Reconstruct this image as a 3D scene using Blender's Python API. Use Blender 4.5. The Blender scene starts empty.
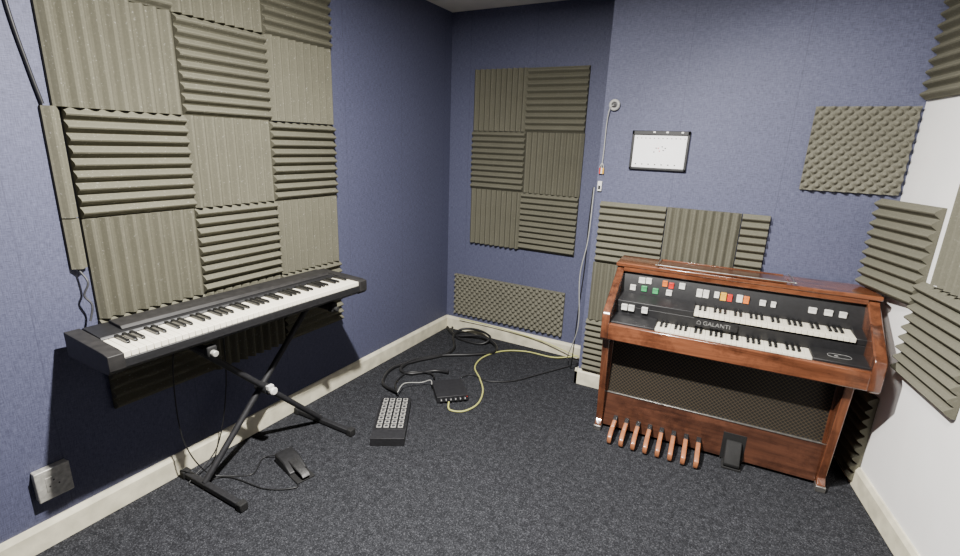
import bpy, math, random
from mathutils import Matrix, Vector
random.seed(4)
COL=bpy.context.scene.collection
# ------------------------------------------------------------------ materials
def newmat(name):
    m=bpy.data.materials.new(name);m.use_nodes=True
    nt=m.node_tree;b=nt.nodes['Principled BSDF'];return m,nt,b
def N(nt,t,**kw):
    n=nt.nodes.new(t)
    for k,v in kw.items():
        if k in n.inputs: n.inputs[k].default_value=v
        else: setattr(n,k,v)
    return n
def ramp(nt,fac,stops):
    r=nt.nodes.new('ShaderNodeValToRGB');e=r.color_ramp.elements
    while len(e)<len(stops): e.new(.5)
    for el,(p,c) in zip(e,stops):
        el.position=p;el.color=(*c,1)
    nt.links.new(fac,r.inputs['Fac']);return r
def coords(nt,scale=(1,1,1)):
    t=nt.nodes.new('ShaderNodeTexCoord');m=nt.nodes.new('ShaderNodeMapping');m.inputs['Scale'].default_value=scale
    nt.links.new(t.outputs['Object'],m.inputs['Vector']);return m.outputs['Vector']
def plain(name,col,rough=.5,metal=0,noise=0.0,ns=40,coat=0,bump=0):
    m,nt,b=newmat(name)
    b.inputs['Roughness'].default_value=rough;b.inputs['Metallic'].default_value=metal
    b.inputs['Coat Weight'].default_value=coat
    v=coords(nt);n=N(nt,'ShaderNodeTexNoise',Scale=ns,Detail=4.0);nt.links.new(v,n.inputs['Vector'])
    lo=tuple(c*(1-noise) for c in col);hi=tuple(min(1,c*(1+noise)) for c in col)
    r=ramp(nt,n.outputs['Fac'],[(.3,lo),(.7,hi)]);nt.links.new(r.outputs['Color'],b.inputs['Base Color'])
    if bump:
        bp=N(nt,'ShaderNodeBump',Strength=bump,Distance=.002);nt.links.new(n.outputs['Fac'],bp.inputs['Height']);nt.links.new(bp.outputs['Normal'],b.inputs['Normal'])
    return m
def m_wall(name,c1,c2,ax,off):
    m,nt,b=newmat(name);b.inputs['Roughness'].default_value=.65
    v1=coords(nt,(50,50,330));v2=coords(nt,(330,330,34));v3=coords(nt,(2,2,2))
    a=N(nt,'ShaderNodeTexNoise',Scale=1.0,Detail=1.0);c=N(nt,'ShaderNodeTexNoise',Scale=1.0,Detail=1.0);d=N(nt,'ShaderNodeTexNoise',Scale=1.0,Detail=3.0)
    nt.links.new(v1,a.inputs['Vector']);nt.links.new(v2,c.inputs['Vector']);nt.links.new(v3,d.inputs['Vector'])
    ad=N(nt,'ShaderNodeMath',operation='ADD');nt.links.new(a.outputs['Fac'],ad.inputs[0]);nt.links.new(c.outputs['Fac'],ad.inputs[1])
    ad2=N(nt,'ShaderNodeMath',operation='MULTIPLY_ADD');nt.links.new(d.outputs['Fac'],ad2.inputs[0]);ad2.inputs[1].default_value=.15;nt.links.new(ad.outputs[0],ad2.inputs[2])
    dv=N(nt,'ShaderNodeMath',operation='MULTIPLY');nt.links.new(ad2.outputs[0],dv.inputs[0]);dv.inputs[1].default_value=.46
    r=ramp(nt,dv.outputs[0],[(.34,c1),(.66,c2)])
    t=nt.nodes.new('ShaderNodeTexCoord');sx=nt.nodes.new('ShaderNodeSeparateXYZ');nt.links.new(t.outputs['Object'],sx.inputs[0])
    o=N(nt,'ShaderNodeMath',operation='ADD');nt.links.new(sx.outputs[ax],o.inputs[0]);o.inputs[1].default_value=off
    fr=N(nt,'ShaderNodeMath',operation='PINGPONG');nt.links.new(o.outputs[0],fr.inputs[0]);fr.inputs[1].default_value=.265
    lt=N(nt,'ShaderNodeMath',operation='LESS_THAN');nt.links.new(fr.outputs[0],lt.inputs[0]);lt.inputs[1].default_value=.0025
    mk=N(nt,'ShaderNodeMath',operation='MULTIPLY');nt.links.new(lt.outputs[0],mk.inputs[0]);mk.inputs[1].default_value=.25
    mx=N(nt,'ShaderNodeMix',data_type='RGBA',blend_type='MIX');nt.links.new(mk.outputs[0],mx.inputs[0]);nt.links.new(r.outputs['Color'],mx.inputs[6]);mx.inputs[7].default_value=(.02,.02,.04,1)
    nt.links.new(mx.outputs[2],b.inputs['Base Color'])
    bp=N(nt,'ShaderNodeBump',Strength=.2,Distance=.002);nt.links.new(ad.outputs[0],bp.inputs['Height']);nt.links.new(bp.outputs['Normal'],b.inputs['Normal'])
    return m
def m_foam(name,c,dust=.2):
    m,nt,b=newmat(name);b.inputs['Roughness'].default_value=.95;b.inputs['Specular IOR Level'].default_value=.1
    v=coords(nt);n=N(nt,'ShaderNodeTexNoise',Scale=130.0,Detail=2.0,Roughness=.6);nt.links.new(v,n.inputs['Vector'])
    n2=N(nt,'ShaderNodeTexNoise',Scale=6.0,Detail=3.0);nt.links.new(v,n2.inputs['Vector'])
    r=ramp(nt,n.outputs['Fac'],[(.3,tuple(x*.93 for x in c)),(.62,tuple(x*1.05 for x in c)),(.68,tuple(x*1.2 for x in c)),(.72,tuple(x+dust for x in c))])
    mx=N(nt,'ShaderNodeMix',data_type='RGBA',blend_type='MULTIPLY');mx.inputs[0].default_value=.5
    r2=ramp(nt,n2.outputs['Fac'],[(.3,(.8,.8,.8)),(.7,(1,1,1))])
    nt.links.new(r.outputs['Color'],mx.inputs[6]);nt.links.new(r2.outputs['Color'],mx.inputs[7]);nt.links.new(mx.outputs[2],b.inputs['Base Color'])
    return m
def m_carpet():
    m,nt,b=newmat('carpet');b.inputs['Roughness'].default_value=1;b.inputs['Specular IOR Level'].default_value=.0
    v=coords(nt)
    vo=N(nt,'ShaderNodeTexVoronoi',Scale=255.0);nt.links.new(v,vo.inputs['Vector'])
    sp=nt.nodes.new('ShaderNodeSeparateColor');nt.links.new(vo.outputs['Color'],sp.inputs[0])
    n2=N(nt,'ShaderNodeTexNoise',Scale=30.0,Detail=4.0);nt.links.new(v,n2.inputs['Vector'])
    r=ramp(nt,sp.outputs[0],[(.0,(.017,.0175,.020)),(.45,(.026,.027,.030)),(.75,(.037,.038,.043)),(.9,(.050,.052,.058)),(1.0,(.078,.080,.088))])
    r2=ramp(nt,n2.outputs['Fac'],[(.35,(.76,.76,.76)),(.65,(1.08,1.08,1.08))])
    mx=N(nt,'ShaderNodeMix',data_type='RGBA',blend_type='MULTIPLY');mx.inputs[0].default_value=1
    nt.links.new(r.outputs['Color'],mx.inputs[6]);nt.links.new(r2.outputs['Color'],mx.inputs[7]);nt.links.new(mx.outputs[2],b.inputs['Base Color'])
    return m
def m_wood(name,c1,c2,rough=.28,axis=0):
    m,nt,b=newmat(name);b.inputs['Roughness'].default_value=rough;b.inputs['Coat Weight'].default_value=.7;b.inputs['Coat Roughness'].default_value=.10
    sc=[22,22,22];sc[axis]=1.5
    v=coords(nt,tuple(sc));n=N(nt,'ShaderNodeTexNoise',Scale=1.0,Detail=7.0,Roughness=.65,Distortion=.8);nt.links.new(v,n.inputs['Vector'])
    r=ramp(nt,n.outputs['Fac'],[(.3,c1),(.5,tuple((a+b2)/2 for a,b2 in zip(c1,c2))),(.68,c2)])
    v2=coords(nt,(7,7,7));w=N(nt,'ShaderNodeTexNoise',Scale=1.0,Detail=8.0,Roughness=.75);nt.links.new(v2,w.inputs['Vector'])
    r2=ramp(nt,w.outputs['Fac'],[(.35,(.42,.38,.36)),(.55,(1,1,1)),(.70,(1.0,.97,.93))])
    mx=N(nt,'ShaderNodeMix',data_type='RGBA',blend_type='MULTIPLY');mx.inputs[0].default_value=.9
    nt.links.new(r.outputs['Color'],mx.inputs[6]);nt.links.new(r2.outputs['Color'],mx.inputs[7]);nt.links.new(mx.outputs[2],b.inputs['Base Color'])
    return m
def m_grille():
    m,nt,b=newmat('grille_cloth');b.inputs['Roughness'].default_value=.7
    v=coords(nt,(48,48,48))
    sx=nt.nodes.new('ShaderNodeSeparateXYZ');nt.links.new(v,sx.inputs[0])
    p=N(nt,'ShaderNodeMath',operation='ADD');nt.links.new(sx.outputs[0],p.inputs[0]);nt.links.new(sx.outputs[2],p.inputs[1])
    q=N(nt,'ShaderNodeMath',operation='SUBTRACT');nt.links.new(sx.outputs[0],q.inputs[0]);nt.links.new(sx.outputs[2],q.inputs[1])
    cx=N(nt,'ShaderNodeMath',operation='PINGPONG');nt.links.new(p.outputs[0],cx.inputs[0]);cx.inputs[1].default_value=.5
    cz=N(nt,'ShaderNodeMath',operation='PINGPONG');nt.links.new(q.outputs[0],cz.inputs[0]);cz.inputs[1].default_value=.5
    mn=N(nt,'ShaderNodeMath',operation='MINIMUM');nt.links.new(cx.outputs[0],mn.inputs[0]);nt.links.new(cz.outputs[0],mn.inputs[1])
    r=ramp(nt,mn.outputs[0],[(.0,(.115,.082,.040)),(.05,(.055,.040,.020)),(.09,(.004,.0035,.003)),(.5,(.0025,.0025,.0025))]);nt.links.new(r.outputs['Color'],b.inputs['Base Color'])
    return m
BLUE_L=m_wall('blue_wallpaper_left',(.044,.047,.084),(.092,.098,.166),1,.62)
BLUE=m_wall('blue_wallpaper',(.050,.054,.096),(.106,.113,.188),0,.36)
DARKW=plain('bounce_cutting_wall_paint',(.03,.032,.06),.7,0,.1,8)  # unseen walls: colour set dark to soak up bounce light
WHITEW=plain('white_paint',(.88,.87,.85),.6,0,.03,5)
CREAM=plain('cream_gloss',(.66,.62,.47),.4,0,.18,14)
CEIL=plain('ceiling_paint',(.80,.76,.68),.8,0,.04,8)
CARPET=m_carpet()
FOAM=m_foam('olive_grey_foam',(.118,.113,.083),.15)
FOAM_D=m_foam('grey_foam',(.130,.125,.094),.05)
FOAM_E=m_foam('eggcrate_foam',(.150,.144,.112),.04)
BLACK=plain('black_plastic',(.010,.010,.011),.5,0,.3,60)
WORN=plain('worn_dusty_black',(.014,.013,.0125),.6,0,.4,35)
BLACKM=plain('black_matte_metal',(.014,.014,.016),.6,.1,.3,60)
DGREY=plain('dark_grey',(.04,.04,.044),.5,0,.2,60)
MGREY=plain('faded_silver_lettering',(.20,.20,.195),.6,0,.4,60)
RUBBER=plain('rubber',(.006,.006,.006),.8,0,.2,60)
KEYW=plain('ivory_key',(.84,.79,.65),.25,0,.03,30)
KEYB=plain('black_key_mat',(.008,.008,.008),.3,0,.1,30)
WOOD=m_wood('mahogany',(.055,.018,.008),(.24,.085,.038),.20,0)
WOODV=m_wood('mahogany_vertical',(.048,.016,.008),(.19,.068,.031),.24,2)
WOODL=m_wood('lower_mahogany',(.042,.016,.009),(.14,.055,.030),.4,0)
PEDW=m_wood('pedal_orange_wood',(.28,.10,.042),(.45,.18,.08),.35,1)
GRILLE=m_grille()
WHITEP=plain('white_plastic',(.75,.74,.70),.35,0,.04,30)
GREYP=plain('dull_metal_plate',(.42,.41,.37),.42,.3,.25,60)
SILV=plain('cream_grey_socket',(.40,.39,.36),.4,.1,.1,60)
RED=plain('red_plastic',(.55,.03,.02),.35,0,.05,30)
YEL=plain('yellow_plastic',(.75,.42,.04),.35,0,.05,30)
ORA=plain('orange_plastic',(.7,.18,.03),.35,0,.05,30)
GRN=plain('green_plastic',(.05,.32,.12),.35,0,.05,30)
CABB=plain('cable_black',(.010,.010,.011),.45,0,.2,60)
CABY=plain('cable_yellow',(.45,.45,.14),.45,0,.1,60)
CABG=plain('cable_grey',(.35,.35,.33),.5,0,.1,60)
PAPER=plain('screen_white',(.97,.97,.97),.35,0,.02,20)
METAL=plain('brushed_metal',(.35,.34,.32),.4,.9,.2,80)
DMETAL=plain('dark_scuffed_metal',(.10,.10,.10),.4,.8,.3,80)
# ------------------------------------------------------------------ mesh builder
class MB:
    def __init__(s): s.v=[];s.f=[];s.m=[];s.mats=[]
    def mi(s,mat):
        if mat not in s.mats:s.mats.append(mat)
        return s.mats.index(mat)
    def add(s,vs,fs,mat):
        o=len(s.v);s.v+=[tuple(v) for v in vs];i=s.mi(mat)
        for f in fs:s.f.append(tuple(o+k for k in f));s.m.append(i)
        return s
    def box(s,x0,x1,y0,y1,z0,z1,mat):
        vs=[(x,y,z) for x in(x0,x1) for y in(y0,y1) for z in(z0,z1)]
        return s.add(vs,[(0,1,3,2),(4,6,7,5),(0,4,5,1),(2,3,7,6),(0,2,6,4),(1,5,7,3)],mat)
    def prism(s,prof,a0,a1,axis,mat):
        def P(p,a): return {'x':(a,p[0],p[1]),'y':(p[0],a,p[1]),'z':(p[0],p[1],a)}[axis]
        n=len(prof);vs=[P(p,a0) for p in prof]+[P(p,a1) for p in prof]
        fs=[tuple(range(n)),tuple(range(2*n-1,n-1,-1))]+[(i,i+n,(i+1)%n+n,(i+1)%n) for i in range(n)]
        return s.add(vs,fs,mat)
    def cyl(s,p0,p1,r0,mat,r1=None,n=16):
        r1=r0 if r1 is None else r1
        p0=Vector(p0);p1=Vector(p1);d=(p1-p0).normalized()
        a=d.orthogonal().normalized();b=d.cross(a)
        vs=[];
        for p,r in((p0,r0),(p1,r1)):
            for i in range(n):
                t=2*math.pi*i/n;vs.append(p+a*math.cos(t)*r+b*math.sin(t)*r)
        fs=[tuple(range(n-1,-1,-1)),tuple(range(n,2*n))]+[(i,(i+1)%n,(i+1)%n+n,i+n) for i in range(n)]
        return s.add(vs,fs,mat)
    def tube(s,pts,r,mat,n=8,sub=8,closed=False):
        P=[Vector(p) for p in pts];Q=[]
        if len(P)>2:
            for i in range(len(P)-1):
                a=P[max(i-1,0)];b=P[i];c=P[i+1];d=P[min(i+2,len(P)-1)]
                for k in range(sub):
                    t=k/sub;Q.append(.5*((2*b)+(c-a)*t+(2*a-5*b+4*c-d)*t*t+(3*b-a-3*c+d)*t**3))
            Q.append(P[-1])
        else: Q=P
        vs=[];u=None
        for i,q in enumerate(Q):
            d=(Q[min(i+1,len(Q)-1)]-Q[max(i-1,0)]).normalized()
            if u is None:u=d.orthogonal().normalized()
            u=(u-d*u.dot(d)).normalized();w=d.cross(u)
            for k in range(n):
                t=2*math.pi*k/n;vs.append(q+u*math.cos(t)*r+w*math.sin(t)*r)
        L=len(Q);fs=[(i*n+k,i*n+(k+1)%n,(i+1)*n+(k+1)%n,(i+1)*n+k) for i in range(L-1) for k in range(n)]
        fs+=[tuple(range(n-1,-1,-1)),tuple(range((L-1)*n,L*n))]
        return s.add(vs,fs,mat)
    def obj(s,name,parent=None,bevel=0,smooth=False,loc=None,rot=None,seg=2):
        me=bpy.data.meshes.new(name);me.from_pydata(s.v,[],s.f)
        for m in s.mats:me.materials.append(m)
        for p,i in zip(me.polygons,s.m):p.material_index=i;p.use_smooth=smooth
        me.validate();me.update()
        import bmesh
        bm=bmesh.new();bm.from_mesh(me);bmesh.ops.recalc_face_normals(bm,faces=bm.faces);bm.to_mesh(me);bm.free()
        o=bpy.data.objects.new(name,me);COL.objects.link(o)
        if parent:o.parent=parent
        if loc:o.location=loc
        if rot:o.rotation_euler=rot
        if bevel:
            b=o.modifiers.new('bevel','BEVEL');b.width=bevel;b.segments=seg;b.limit_method='ANGLE';b.angle_limit=.7
        if smooth or bevel:
            for p in me.polygons:p.use_smooth=True
            try: me.set_sharp_from_angle(angle=.8)
            except Exception: pass
        return o
def tag(o,label,cat,group=None):
    o['label']=label;o['category']=cat
    if group:o['group']=group
    return o
def root(name,label,cat,loc,rz=0,group=None):
    o=bpy.data.objects.new(name,None);o.empty_display_size=.1;COL.objects.link(o);o.location=loc;o.rotation_euler=(0,0,rz);return tag(o,label,cat,group)
def structure(o): o['kind']='structure';return o
def linkcopy(o,parent,loc,name=None):
    c=o.copy();c.parent=parent;c.location=loc;COL.objects.link(c);return c
# ------------------------------------------------------------------ room
H=2.5;D=.385;XC=1.322;XR=2.79;YB=-5.2
def RX(y):return XR-.19*(y+D)
structure(MB().box(-.1,4.2,YB,.1,-.1,0,CARPET).obj('floor'))
structure(MB().box(-.1,4.2,YB,.1,H,H+.1,CEIL).obj('ceiling'))
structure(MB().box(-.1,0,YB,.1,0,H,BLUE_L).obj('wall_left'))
structure(MB().box(0,XC,0,.1,0,H,BLUE).obj('wall_back'))
structure(MB().box(XC,XR+.1,-D,.1,0,H,BLUE).obj('wall_back_projection'))
YM=-1.5
structure(MB().prism([(RX(-D),-D),(RX(YM),YM),(RX(YM)+.1,YM),(RX(-D)+.1,-D)],0,H,'z',WHITEW).obj('wall_right'))
structure(MB().prism([(RX(YM),YM),(RX(YB),YB),(RX(YB)+.1,YB),(RX(YM)+.1,YM)],0,H,'z',DARKW).obj('wall_right_rear'))  # unseen stretch, split off and made dark so piano shadow stays deep
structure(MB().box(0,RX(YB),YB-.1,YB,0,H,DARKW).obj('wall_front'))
def bb(name,p0,p1,nrm):
    p0=Vector((*p0,0));p1=Vector((*p1,0));n=Vector((*nrm,0)).normalized()
    prof=[(0,0),(.018,0),(.018,.088),(.008,.108),(0,.108)]
    vs=[p+n*a+Vector((0,0,z)) for p in(p0,p1) for a,z in prof];k=5
    fs=[tuple(range(k)),tuple(range(2*k-1,k-1,-1))]+[(i,i+k,(i+1)%k+k,(i+1)%k) for i in range(k)]
    structure(MB().add(vs,fs,CREAM).obj(name))
bb('baseboard_left',(0,YB),(0,0),(1,0))
bb('baseboard_back',(0,0),(XC,0),(0,-1))
bb('baseboard_projection_side',(XC,0),(XC,-D-.018),(-1,0))
bb('baseboard_projection',(XC-.018,-D),(XR,-D),(0,-1))
bb('baseboard_right',(RX(-D),-D),(RX(YB),YB),(-1,-.19))
# ------------------------------------------------------------------ foam
def wedge_tile(w,h,direction,mat,thick=.042,base=.014,ridges=8,S=8):
    mb=MB()
    L=w if direction=='v' else h
    E=h if direction=='v' else w
    prof=[]
    shape=[0,.22,.55,.86,1,.86,.55,.22]
    for i in range(ridges*8+1):
        hh=base+(thick-base)*shape[i%8]
        prof.append((L*i/(ridges*8),-hh))
    prof=[(0,0)]+prof+[(L,0)]
    n=len(prof);vs=[]
    for e in(0,E):
        for a,d in prof:
            vs.append((a,d,e) if direction=='v' else (e,d,a))
    fs=[(i,i+n,i+1+n,i+1) for i in range(n-1)]+[(n-1,2*n-1,n,0)]
    for o in(0,n):
        fs.append(tuple(o+i for i in range(n)))
    return mb.add(vs,fs,mat)
def egg(w,h,p,mat,base=.012,amp=.022):
    mb=MB();st=p/8
    nx=int(w/st);nz=int(h/st);vs=[];fs=[]
    for j in range(nz+1):
        for i in range(nx+1):
            x=w*i/nx;z=h*j/nz
            A=2*math.pi*(x+z)*.7071/p;B=2*math.pi*(x-z)*.7071/p
            hh=base+amp*((.5+.5*math.cos(A))*(.5+.5*math.cos(B)))**.6
            vs.append((x,-hh,z))
    for j in range(nz):
        for i in range(nx):
            q=j*(nx+1)+i;fs.append((q,q+1,q+nx+2,q+nx+1))
    mb.add(vs,fs,mat);mb.box(0,w,-base*.95,0,0,h,mat);return mb
def tile(x,y,z,w,h,d,label,mat=FOAM,rot=0,group=None,thick=.042,ridges=8,name='acoustic_foam_tile'):
    o=wedge_tile(w,h,d,mat,thick=thick,ridges=ridges).obj(name,loc=(x,y,z),rot=(0,0,rot))
    return tag(o,label,'foam tile',group)
s=.426;sh=.394
for row in range(0,5):
    for a in range(3):
        d='v' if (a+row)%2==1 else 'h'
        ztop=1.636+.394*(2-row)
        y0=-1.269-(a+1)*s
        wx=.022 if (a==2 and row<2) else 0
        lab=("square acoustic foam tile with %s ridges, olive-grey, glued on blue wall"%("vertical" if d=='v' else "horizontal"))
        tile(.002,y0-wx+random.uniform(-.003,.003),ztop-sh+random.uniform(-.002,.002),s-.003+wx,sh-.003,d,lab,FOAM,math.pi/2,"foam tiles on the long blue wall",thick=.042,ridges=9)
for z0,hh in((1.25,.385),(1.06,.185)):
    o=tile(.002,-2.604,z0,.050,hh,'v',"narrow cut strip of olive-grey foam beside the tile block",FOAM,math.pi/2,"foam offcut strips",thick=.034,ridges=1,name='acoustic_foam_strip')
for b in range(3):
    for a in range(2):
        d='v' if (a+b)%2==0 else 'h'
        tile(.219+a*.442+random.uniform(-.002,.002),-.002,2.093-(b+1)*.434,.440,.432,d,"square acoustic foam tile with %s ridges on far blue wall"%("vertical" if d=='v' else "horizontal"),FOAM_D,0,"foam tiles on the far blue wall",thick=.040,ridges=10)
o=egg(.97,.345,.034,FOAM_E).obj('eggcrate_foam_panel',loc=(.09,-.002,.155),smooth=True);tag(o,"long low strip of grey egg-crate foam above the skirting",'foam panel')
o=egg(.40,.40,.033,FOAM_E).obj('eggcrate_foam_panel',loc=(2.375,-D-.002,1.40),smooth=True);tag(o,"square grey egg-crate foam panel high on blue wall",'foam panel')
for (x,z,w,h,d) in((1.365,.87,.385,.38,'h'),(1.755,.87,.385,.38,'v'),(2.145,.87,.13,.38,'h'),(1.355,.485,.385,.38,'v'),(1.35,.115,.385,.365,'h')):
    tile(x,-D-.002,z,w,h,d,"ridged grey foam tile on blue wall behind the organ",FOAM_D,0,"foam tiles behind the organ",thick=.038,ridges=9)
AR=math.atan2(-1,.19)
def rt(y,z,w,h,d,label,gap=.003,**k):
    n=Vector((-1,-.19,0)).normalized()
    tile(RX(y)+n.x*gap,y+n.y*gap,z,w,h,d,label,FOAM_D,AR,"foam tiles on the white wall",thick=.042,ridges=9,**k)
rt(-.41,1.825,.44,.42,'h',"foam tile with horizontal ridges high on white wall")
rt(-.86,1.825,.42,.42,'v',"foam tile with vertical ridges high on white wall")
rt(-.87,1.09,.42,.41,'v',"foam tile with vertical ridges at mid height on white wall")
rt(-.775,.665,.42,.41,'h',"foam tile with horizontal ridges low on white wall")
rt(-.42,.02,.27,.46,'h',"ridged foam tile in the corner at floor level")
ca=math.atan2(-.345,.14)
tile(2.722,-.430,.958,.372,.425,'h',"ridged foam tile bridging the corner of blue and white walls",FOAM_D,ca,"foam tiles on the white wall",thick=.042,ridges=9)
# ------------------------------------------------------------------ digital piano
PA=math.radians(88.0)
P=root('digital_piano',"long black digital piano on a folding X-stand beside foam-covered wall",'keyboard',(.389,-2.69,.748),PA)
PL=1.20;PD=.325
b=MB()
b.prism([(.0,.034),(.02,.018),(PD-.02,.006),(PD,.02),(PD,.058),(0,.05)],0.0,PL,'x',BLACK)
b.prism([(.172,.05),(.172,.088),(.18,.096),(PD-.01,.102),(PD,.095),(PD,.05)],.05,PL-.05,'x',BLACK)
b.obj('body',P,bevel=.002)
for x0,x1 in((-.004,.046),(PL-.046,PL+.004)):
    MB().prism([(-.004,.034),(.012,.018),(PD,.006),(PD+.002,.100),(.03,.094),(-.004,.088)],x0,x1,'x',WORN).obj('end_block',P,bevel=.002)
MB().prism([(.200,.098),(.212,.110),(.298,.114),(.305,.1)],.13,PL-.07,'x',WORN).obj('rear_ledge',P,bevel=.002)
MB().box(.046,PL-.046,.0,.010,.045,.066,BLACK).obj('front_strip',P,bevel=.002)
NW=45
kw=(PL-.092)/NW
wk=MB().box(0.0005,kw-.0010,.006,.168,.066,.087,KEYW).obj('white_key',P,bevel=.0012,loc=(.046,0,0))
bk=MB().prism([(.072,.084),(.074,.094),(.080,.098),(.168,.098),(.168,.084)],-.0060,.0060,'x',KEYB).obj('black_key',P,bevel=.001)
fb=True
for i in range(NW):
    if i: linkcopy(wk,P,(.046+i*kw,0,0))
    if i%7 in(1,2,3,5,6) and i<NW-1:
        loc=(.046+(i+1)*kw,0,0)
        if fb: bk.location=loc;fb=False
        else: linkcopy(bk,P,loc)
# stand
S=root('keyboard_stand',"black metal folding X-stand with rubber feet on carpet",'stand',(.27,-2.0,0))
ya=-.335;yb=.325
for y,k in((ya,0),(yb,1)):
    mb=MB().box(-.21,.19,y-.014,y+.014,.008,.034,BLACKM);mb.obj('foot_bar',S,bevel=.004)
    for xx in(-.235,.175):
        MB().box(xx,xx+.035,y-.019,y+.019,0,.04,RUBBER).obj('rubber_foot',S,bevel=.005)
    MB().box(-.19,.10,y-.014,y+.014,.705,.729,BLACKM).obj('support_arm',S,bevel=.004)
    for xx in(-.19,.08):
        MB().box(xx,xx+.035,y-.02,y+.02,.70,.746,RUBBER).obj('rubber_pad',S,bevel=.006)
    MB().cyl((.10,y,.717),(.135,y,.717),.013,GREYP if k==0 else RUBBER).obj('end_cap',S,smooth=True,bevel=.003)
for xo,(a,c) in((-.068,(ya,yb)),(-.034,(yb,ya))):
    MB().cyl((xo,a,.03),(xo,c,.71),.0145,BLACKM,n=14).obj('leg',S,smooth=True)
MB().cyl((-.09,-.005,.368),(-.005,-.005,.368),.026,BLACKM,n=20).obj('hub',S,smooth=True,bevel=.003)
mb=MB().cyl((-.005,-.005,.368),(.025,-.005,.368),.017,WHITEP,r1=.020,n=10);mb.cyl((.025,-.005,.368),(.03,-.005,.368),.020,WHITEP,r1=.015,n=10);mb.box(.0,.02,-.03,.0,.38,.40,WHITEP)
o=mb.obj('locking_knob',S,smooth=True);o['label']="white locking knob"
# sustain pedal
SP=root('sustain_pedal',"black piano-style sustain pedal with metal tongue on carpet",'pedal',(.43,-2.03,0),math.radians(-14))
MB().prism([(-.11,0),(.045,0),(.045,.016),(-.02,.045),(-.11,.052)],-.045,.045,'y',BLACK).obj('housing',SP,bevel=.006)
MB().box(.0,.12,-.045,.045,0,.008,RUBBER).obj('base_plate',SP,bevel=.003)
mb=MB().prism([(-.03,.034),(.11,.028),(.125,.022),(.11,.036),(.02,.046),(-.03,.044)],-.02,.02,'y',DMETAL);mb.obj('pedal_tongue',SP,bevel=.004)
# ------------------------------------------------------------------ stage box
def cable(name,label,pts,r,mat,cat='cable',sub=8):
    o=MB().tube(pts,r,mat,n=8,sub=sub).obj(name,smooth=True);return tag(o,label,cat)
SB=root('stage_box',"black metal stage box with rows of round sockets on carpet",'stage box',(.58,-1.466,0),math.atan2(.337,-.21)-math.pi/2)
MB().box(-.09,.09,-.215,.21,0,.046,BLACKM).obj('case',SB,bevel=.0015)
mb=MB();mb.box(-.086,.086,-.13,.205,.0455,.048,BLACK);mb.obj('socket_panel',SB,bevel=.0008)
mb0=None
sock=MB();sock.box(-.0135,.0135,-.0145,.0145,0,.003,SILV);sock.cyl((0,0,.0025),(0,0,.0045),.0095,DGREY,n=18)
for j in range(8):
    for i in range(4):
        loc=(-.0585+i*.039,.182-j*.0405,.0475)
        if mb0 is None: mb0=sock.obj('socket',SB,loc=loc)
        else: linkcopy(mb0,SB,loc)
# small box
AB=root('audio_box',"small flat black audio box with front knobs on carpet",'audio equipment',(.672,-1.0,0),math.radians(43))
MB().box(-.10,.10,-.11,.115,.006,.046,BLACKM).obj('case',AB,bevel=.003)
for x in(-.08,.08):
    for y in(-.09,.09): MB().cyl((x,y,0),(x,y,.007),.01,RUBBER).obj('rubber_foot',AB)
for i in range(6):
    mb=MB().cyl((-.075+i*.03,-.11,.027),(-.075+i*.03,-.124,.027),.008,DGREY,n=14);mb.box(-.077+i*.03,-.073+i*.03,-.1255,-.123,.027,.035,WHITEP);mb.obj('knob',AB,smooth=False)
MB().cyl((.09,-.11,.035),(.09,-.113,.035),.003,RED,n=8).obj('indicator_light',AB)
# cables on floor
z=.012
cable('cable',"thick black cable looping across carpet",[(.06,-.08,.03),(.20,-.16,z),(.40,-.12,.04),(.56,-.16,.02),(.62,-.28,z),(.50,-.42,z),(.32,-.56,z),(.20,-.74,z),(.20,-.90,z),(.30,-.93,z),(.42,-.80,z),(.52,-.78,.02)],.0115,CABB)
cable('cable',"black cable coiled loosely near the skirting",[(.10,-.06,.03),(.15,-.14,z),(.28,-.21,z),(.46,-.20,z),(.50,-.12,.05),(.36,-.06,.06),(.22,-.09,.05),(.20,-.20,.02),(.32,-.38,.015),(.33,-.54,z),(.22,-.74,z),(.15,-.94,z),(.24,-1.14,z),(.40,-1.20,.03)],.0100,CABB)
cable('cable',"black cable looped between the two boxes",[(.42,-1.22,.04),(.30,-1.08,.012),(.28,-.92,z),(.42,-.86,.02),(.50,-.92,.03)],.006,CABB)
cable('cable',"thin black cable trailing along carpet from the wall",[(1.20,-.18,.006),(1.05,-.45,.006),(.95,-.62,.006),(.80,-.72,.006),(.66,-.70,.006),(.62,-.80,.006),(.64,-.86,.03)],.004,CABB)
cable('cable',"thin grey cable joining stage box and small box",[(.44,-1.24,.055),(.40,-1.12,.05),(.46,-1.02,.03),(.52,-1.0,.055),(.56,-1.04,.055)],.003,CABG)
z=.006
cable('yellow_cable',"thin yellow-green cable snaking from the wall to the small box",[(1.22,-.06,.05),(1.05,-.10,z),(.82,-.12,z),(.66,-.22,z),(.59,-.40,z),(.62,-.58,z),(.74,-.72,z),(.84,-.86,z),(.89,-1.02,z),(.86,-1.14,z),(.78,-1.17,z),(.745,-1.125,.025)],.0052,CABY)
cable('cable',"pale yellow cable running along the skirting",[(.16,-.05,.12),(.5,-.04,.115),(.9,-.04,.09),(1.24,-.07,.04)],.004,CABY)
cable('cable',"black cable hanging beside the projecting wall",[(1.305,-.39,1.33),(1.30,-.395,1.1),(1.29,-.36,.8),(1.27,-.34,.5),(1.25,-.30,.2),(1.22,-.22,.01)],.004,CABB)
cable('cable',"grey cable hanging beside the projecting wall",[(1.312,-.395,1.33),(1.306,-.40,1.0),(1.27,-.38,.75),(1.285,-.36,.4),(1.20,-.26,.12),(1.16,-.12,.03)],.0032,CABG)
WS=root('wall_connector',"small white connector box on the wall edge",'connector',(1.345,-D,1.34))
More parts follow.
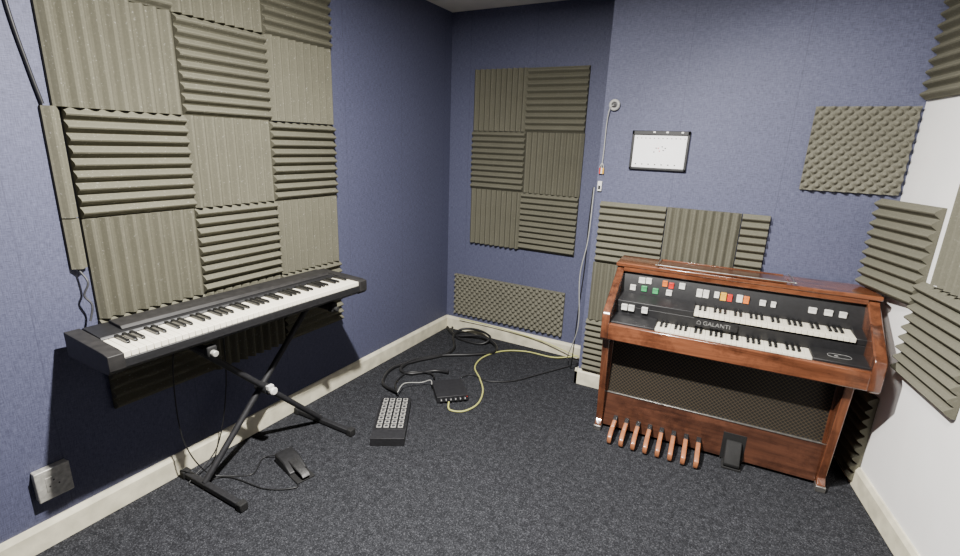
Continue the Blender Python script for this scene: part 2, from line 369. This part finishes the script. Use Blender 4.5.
MB().box(-.013,.013,-.018,-.001,-.03,.03,WHITEP).obj('casing',WS,bevel=.003)
MB().box(-.007,.007,-.021,-.018,-.018,.004,BLACK).obj('slot',WS)
HK=root('round_cable_outlet',"round grey wall outlet with hanging audio cable",'cable outlet',(1.385,-D,1.81))
mb=MB();n=24;R=.024
ring=[(R*math.cos(2*math.pi*i/n),-.014,R*math.sin(2*math.pi*i/n)) for i in range(n+1)]
mb.tube(ring,.009,CABG,n=8,sub=2);mb.obj('ring',HK,smooth=True)
MB().cyl((0,-.001,0),(0,-.012,0),.022,DGREY,n=20).obj('disc',HK,smooth=True,bevel=.002)
MB().cyl((0,-.012,0),(0,-.02,0),.009,BLACK,n=12).obj('centre_hole',HK)
mb=MB().tube([(-.004,-.02,0),(-.022,-.026,-.02),(-.034,-.016,-.10),(-.036,-.012,-.25),(-.038,-.012,-.33)],.003,CABG);mb.obj('cable',HK,smooth=True)
for i,(m,dx) in enumerate(((RED,-.010),(WHITEP,.0),(YEL,.010))):
    MB().tube([(-.038,-.012,-.33),(-.038+dx,-.016,-.35),(-.038+dx,-.014,-.365)],.0025,CABG).obj('plug_lead',HK,smooth=True)
    MB().cyl((-.038+dx,-.014,-.36),(-.038+dx,-.014,-.395),.0048,m,n=10).obj('plug',HK,smooth=True)
# framed panel
FP=root('framed_panel',"black-framed white display panel with small marks on blue wall",'display',(1.665,-D,1.562))
fw=.157;fh=.109
mb=MB()
mb.box(-fw,fw,-.022,-.001,-fh,-fh+.014,BLACK);mb.box(-fw,fw,-.022,-.001,fh-.024,fh,BLACK);mb.box(-fw,-fw+.014,-.022,-.001,-fh,fh,BLACK);mb.box(fw-.014,fw,-.022,-.001,-fh,fh,BLACK)
mb.obj('frame',FP,bevel=.003)
MB().box(-fw+.012,fw-.012,-.014,-.004,-fh+.011,fh-.021,PAPER).obj('white_sheet',FP)
mb=MB()
for i in range(12): 
    x=-.13+i*.0235; mb.box(x,x+.006,-.0155,-.0138,.066,.070,BLACK)
for x,zz,m in((-.02,.012,BLACK),(-.008,.012,RED),(.0,-.004,RED),(.02,.0,BLACK),(.012,.02,BLACK),(-.03,-.01,BLACK),(.03,.012,BLACK)):
    mb.box(x,x+.007,-.0155,-.0138,zz,zz+.005,m)
for i in range(7): mb.box(-.125+i*.036,-.118+i*.036,-.0155,-.0138,-.08,-.074,BLACK)
mb.obj('printed_marks',FP)
for x in(-.04,.03,.11): MB().box(x,x+.012,-.026,-.02,fh-.012,fh-.004,WHITEP).obj('clip',FP)
# outlet left wall
WO=root('wall_socket',"dull metal surface-mounted wall socket above the skirting",'socket',(0,-2.79,.27))
MB().box(.001,.03,-.052,.052,-.06,.06,GREYP).obj('back_box',WO,bevel=.003)
MB().box(.03,.037,-.054,.054,-.062,.062,GREYP).obj('face_plate',WO,bevel=.003)
MB().box(.0365,.0385,-.026,.026,-.03,.03,GREYP).obj('socket_insert',WO,bevel=.001)
for y,zz in((-.004,.010),(-.018,-.012),(.010,-.012)):
    MB().box(.0380,.0388,y,y+.005,zz,zz+.007,DGREY).obj('pin_slot',WO)
# cables left
cable('cable',"black cable running down the wall to the foam edge",[(.007,-2.64,2.498),(.007,-2.645,2.2),(.008,-2.638,1.95),(.008,-2.612,1.75),(.010,-2.594,1.64)],.006,CABB)
cable('cable',"tangled dark cable hanging behind the piano end",[(.02,-2.585,1.055),(.05,-2.575,1.01),(.04,-2.59,.96),(.05,-2.575,.92),(.05,-2.59,.86)],.004,DGREY)
cable('cable',"thin black power cable drooping from the piano to carpet",[(.08,-2.30,.75),(.08,-2.34,.55),(.12,-2.36,.25),(.16,-2.30,.05),(.24,-2.22,.005),(.30,-2.16,.005),(.24,-2.06,.005),(.30,-2.02,.02)],.003,CABB)
cable('cable',"thin black pedal cable drooping from the piano to carpet",[(.09,-2.1,.75),(.10,-2.12,.4),(.10,-2.2,.1),(.12,-2.36,.005),(.22,-2.24,.005),(.44,-2.2,.005),(.55,-2.12,.005),(.50,-2.09,.005)],.003,CABB)
# ------------------------------------------------------------------ organ
G=root('electric_organ',"reddish mahogany home organ with two stepped keyboards and coloured tabs",'organ',(1.56,-.475,0),math.radians(3))
W=1.2
prof=[(0,.585),(0,.93),(-.20,.93),(-.215,.915),(-.49,.745),(-.505,.725),(-.505,.60),(-.49,.585)]
MB().prism(prof,0,.040,'x',WOODV).obj('side_cheek',G,bevel=.005)
MB().prism(prof,W-.048,W,'x',WOODV).obj('side_cheek',G,bevel=.005)
legp=[(0,0),(0,.59),(-.455,.59),(-.385,.06),(-.41,.035),(-.41,0)]
L0=.006;L1=W-.076
MB().prism(legp,L0,L0+.036,'x',WOODV).obj('side_panel',G,bevel=.004)
MB().prism(legp,L1-.036,L1,'x',WOODV).obj('side_panel',G,bevel=.004)
MB().box(-.006,W+.006,-.22,.0,.93,.952,WOOD).obj('top_board',G,bevel=.005)
MB().box(.03,L1-.03,-.03,-.005,.02,.93,WOODL).obj('back_panel',G)
MB().box(.038,W-.045,-.505,-.478,.595,.684,WOOD).obj('front_rail',G,bevel=.006)
MB().box(.038,W-.045,-.48,-.03,.59,.615,WOODL).obj('key_bed',G)
mb=MB()
mb.prism([(-.478,.615),(-.478,.668),(-.462,.668),(-.462,.655),(-.345,.655),(-.345,.745),(-.225,.75),(-.225,.80),(-.185,.925),(-.03,.925),(-.03,.615)],.038,W-.045,'x',BLACK)
mb.obj('console',G,bevel=.002)
MB().box(.038,W-.045,-.215,-.198,.905,.932,WOOD).obj('header_rail',G,bevel=.003)
x1=.262;x2=.43;kwid=.68
MB().prism([(-.478,.668),(-.478,.692),(-.345,.704),(-.345,.66)],.038,x1,'x',BLACK).obj('cheek_block',G,bevel=.003)
MB().prism([(-.478,.668),(-.478,.694),(-.345,.704),(-.345,.66)],x1+kwid,W-.045,'x',BLACK).obj('cheek_block',G,bevel=.003)
MB().prism([(-.345,.745),(-.345,.774),(-.225,.794),(-.225,.745)],.038,x2,'x',BLACK).obj('cheek_block',G,bevel=.003)
MB().prism([(-.345,.745),(-.345,.774),(-.225,.794),(-.225,.745)],x2+kwid,W-.045,'x',BLACK).obj('cheek_block',G,bevel=.003)
def manual(xs,v0,v1,zt,n=29):
    K=bpy.data.objects.new('keyboard_manual',None);COL.objects.link(K);K.parent=G;K.location=(xs,0,0)
    k=kwid/n
    w=MB().box(.0005,k-.0007,-v1,-v0,zt-.020,zt,KEYW).obj('white_key',K,bevel=.001)
    bl=MB().prism([(-v1+.045,zt-.002),(-v1+.048,zt+.010),(-v0,zt+.012),(-v0,zt-.002)],-.0058,.0058,'x',KEYB).obj('black_key',K,bevel=.001)
    fb=True
    for i in range(n):
        if i: linkcopy(w,K,(i*k,0,0))
        if i%7 in(0,1,3,4,5) and i<n-1:
            loc=((i+1)*k,0,0)
            if fb: bl.location=loc;fb=False
            else: linkcopy(bl,K,loc)
manual(x1,.347,.468,.689)
manual(x2,.227,.356,.777)
def tab(x,v,zc,m,w=.021,h=.036):
    mb=MB().prism([(-v+.004,zc-h/2),(-v-.012,zc-h/2-.002),(-v-.010,zc),(-v-.016,zc+h/2),(-v+.004,zc+h/2)],x,x+w,'x',m);mb.obj('rocker_tab',G,bevel=.002)
def vrow(z):return .225-(z-.80)/(.925-.80)*.04
for x,m,dz,w in((.125,WHITEP,.0,.034),(.163,WHITEP,.002,.030),(.250,ORA,.0,.026),(.283,RED,-.006,.026),(.335,WHITEP,.0,.03)):
    tab(x,vrow(.866),.866+dz,m,h=.030,w=w)
for x,m,dz,w in((.085,WHITEP,.0,.030),(.145,GRN,.002,.030),(.205,GRN,-.002,.030),(.275,WHITEP,.0,.030)):
    tab(x,vrow(.824),.822+dz,m,h=.028,w=w)
for x,m,dz,w,h in((.425,WHITEP,.0,.028,.04),(.457,WHITEP,.0,.028,.04),(.510,WHITEP,.004,.024,.03),(.540,YEL,.0,.028,.040),(.572,RED,-.002,.024,.036),(.615,WHITEP,.002,.028,.036),(.647,ORA,.0,.026,.036)):
    tab(x,vrow(.846),.844+dz,m,h=h,w=w)
for x,m,w in((.720,WHITEP,.028),(.770,WHITEP,.022),(.93,WHITEP,.034),(.995,WHITEP,.034),(1.055,WHITEP,.030)):
    tab(x,vrow(.842),.842,m,h=.026,w=w)
for x,m in((.07,WHITEP),(.106,WHITEP),(.175,WHITEP)):
    tab(x,.349,.742,m,w=.031,h=.030)
def zb(v): return .694+(.478-v)/(.478-.345)*.010
ex,ev=1.05,.412
pts=[(ex+.045*math.copysign(abs(math.cos(t))**.6,math.cos(t)),-(ev+.020*math.copysign(abs(math.sin(t))**.6,math.sin(t))),zb(ev+.020*math.sin(t))+.0008) for t in[2*math.pi*k/20 for k in range(21)]]
mb=MB().tube(pts,.0011,MGREY,n=6,sub=3);mb.obj('outlined_emblem',G,smooth=True)
MB().cyl((ex-.012,-ev,zb(ev)),(ex-.012,-ev,zb(ev)+.0012),.008,MGREY,n=14).obj('emblem_dot',G)
cu=bpy.data.curves.new('t','FONT');cu.body="\u2302 GALANTI";cu.size=.030;cu.extrude=.0006
to=bpy.data.objects.new('t',cu);COL.objects.link(to);bpy.context.view_layer.update()
me=bpy.data.meshes.new_from_object(to.evaluated_get(bpy.context.evaluated_depsgraph_get()));bpy.data.objects.remove(to)
me.materials.clear();me.materials.append(MGREY)
no=bpy.data.objects.new('name_lettering',me);COL.objects.link(no);no.parent=G;no.location=(.448,-.3595,.718);no.rotation_euler=(math.radians(90),0,0)
MB().box(.435,.635,-.3585,-.344,.706,.748,BLACK).obj('nameplate',G)
# lower cabinet
MB().box(.040,L1-.035,-.365,-.03,.018,.230,WOODL).obj('plinth_panel',G,bevel=.003)
MB().box(.040,L1-.035,-.358,-.34,.230,.592,GRILLE).obj('speaker_grille',G)
mb=MB();mb.box(.040,L1-.035,-.368,-.335,.227,.233,METAL);mb.obj('metal_trim',G,bevel=.001)
for x in(.040,L1-.047): MB().box(x,x+.012,-.368,-.335,.233,.59,WOODV).obj('grille_edge',G,bevel=.002)
for x in(L0-.003,L1-.039): MB().box(x,x+.042,-.42,-.37,0,.03,METAL).obj('foot_cap',G,bevel=.003)
pb=None
for i in range(8):
    x=.115+i*.0625
    mb=MB();mb.prism([(-.36,.062),(-.36,.094),(-.405,.088),(-.405,.05)],-.0115,.0115,'x',BLACK)
    if pb is None:
        pr=bpy.data.objects.new('bass_pedal',None);COL.objects.link(pr);pr.parent=G;pr.location=(x,0,0)
        a1=mb.obj('pedal_arm',pr,bevel=.002)
        a2=MB().prism([(-.375,.056),(-.375,.088),(-.45,.080),(-.51,.066),(-.535,.050),(-.540,.03),(-.532,.008),(-.515,.008),(-.505,.035)],-.0115,.0115,'x',PEDW).obj('pedal_bar',pr,bevel=.005,seg=3)
        pb=(pr,a1,a2)
    else:
        q=pb[0].copy();q.location=(x,0,0);COL.objects.link(q)
        for a in pb[1:]:
            c=a.copy();c.parent=q;COL.objects.link(c)
MB().box(.662,.770,-.3675,-.36,.010,.165,RUBBER).obj('pedal_recess',G,bevel=.001)
MB().box(.672,.762,-.445,-.367,0,.012,RUBBER).obj('expression_pedal_base',G,bevel=.003)
mb=MB().prism([(-.366,.120),(-.372,.130),(-.385,.125),(-.448,.034),(-.445,.018),(-.435,.012),(-.40,.012),(-.366,.08)],.680,.752,'x',RUBBER);mb.obj('expression_pedal',G,bevel=.004)
# music rack folded on top
mb=MB();mb.box(.22,.82,-.205,-.03,.9525,.957,WOODL);mb.box(.215,.82,-.21,-.200,.9525,.962,WOOD);mb.box(.215,.82,-.040,-.028,.9525,.962,WOOD)
mb.obj('music_rest',G,bevel=.0015)
mb=MB()
wire=[(.215,-.028,.966),(.212,-.12,.967),(.215,-.226,.968),(.23,-.232,.968),(.52,-.233,.968),(.83,-.232,.968),(.845,-.226,.968),(.85,-.12,.967),(.84,-.03,.966)]
mb.tube(wire,.0028,METAL,sub=6);mb.obj('music_rest_wire',G,smooth=True)
# ------------------------------------------------------------------ lights
def area(name,loc,rot,sx,sy,e,col):
    l=bpy.data.lights.new(name,'AREA');l.shape='RECTANGLE';l.size=sx;l.size_y=sy;l.energy=e;l.color=col
    o=bpy.data.objects.new(name,l);COL.objects.link(o);o.location=loc;o.rotation_euler=rot;return o
area('ceiling_lamp_light',(1.38,-2.36,2.46),(0,0,0),.06,.06,262,(1,.97,.925))
sl=bpy.data.lights.new('added_fill_spot','SPOT');sl.energy=125;sl.spot_size=math.radians(84);sl.spot_blend=.6;sl.shadow_soft_size=.12;sl.color=(1,.97,.93)  # added fill, not a room fixture: brightens organ and white wall
so=bpy.data.objects.new('added_fill_spot',sl);COL.objects.link(so);so.location=(1.95,-2.1,2.42)
so.rotation_euler=(Vector((2.55,-.60,1.05))-so.location).to_track_quat('-Z','Y').to_euler()
# ------------------------------------------------------------------ camera
cd=bpy.data.cameras.new('camera');c=bpy.data.objects.new('camera',cd);COL.objects.link(c)
R3=Matrix(((0.87308,0.48619,0.03674),(-0.16079,0.21596,0.96307),(0.4603,-0.84675,0.26673))).transposed()
c.matrix_world=Matrix.Translation((2.165,-3.396,1.564))@R3.to_4x4()
cd.sensor_width=36;cd.lens=36*485.127/960;cd.clip_start=.05
bpy.context.scene.camera=c
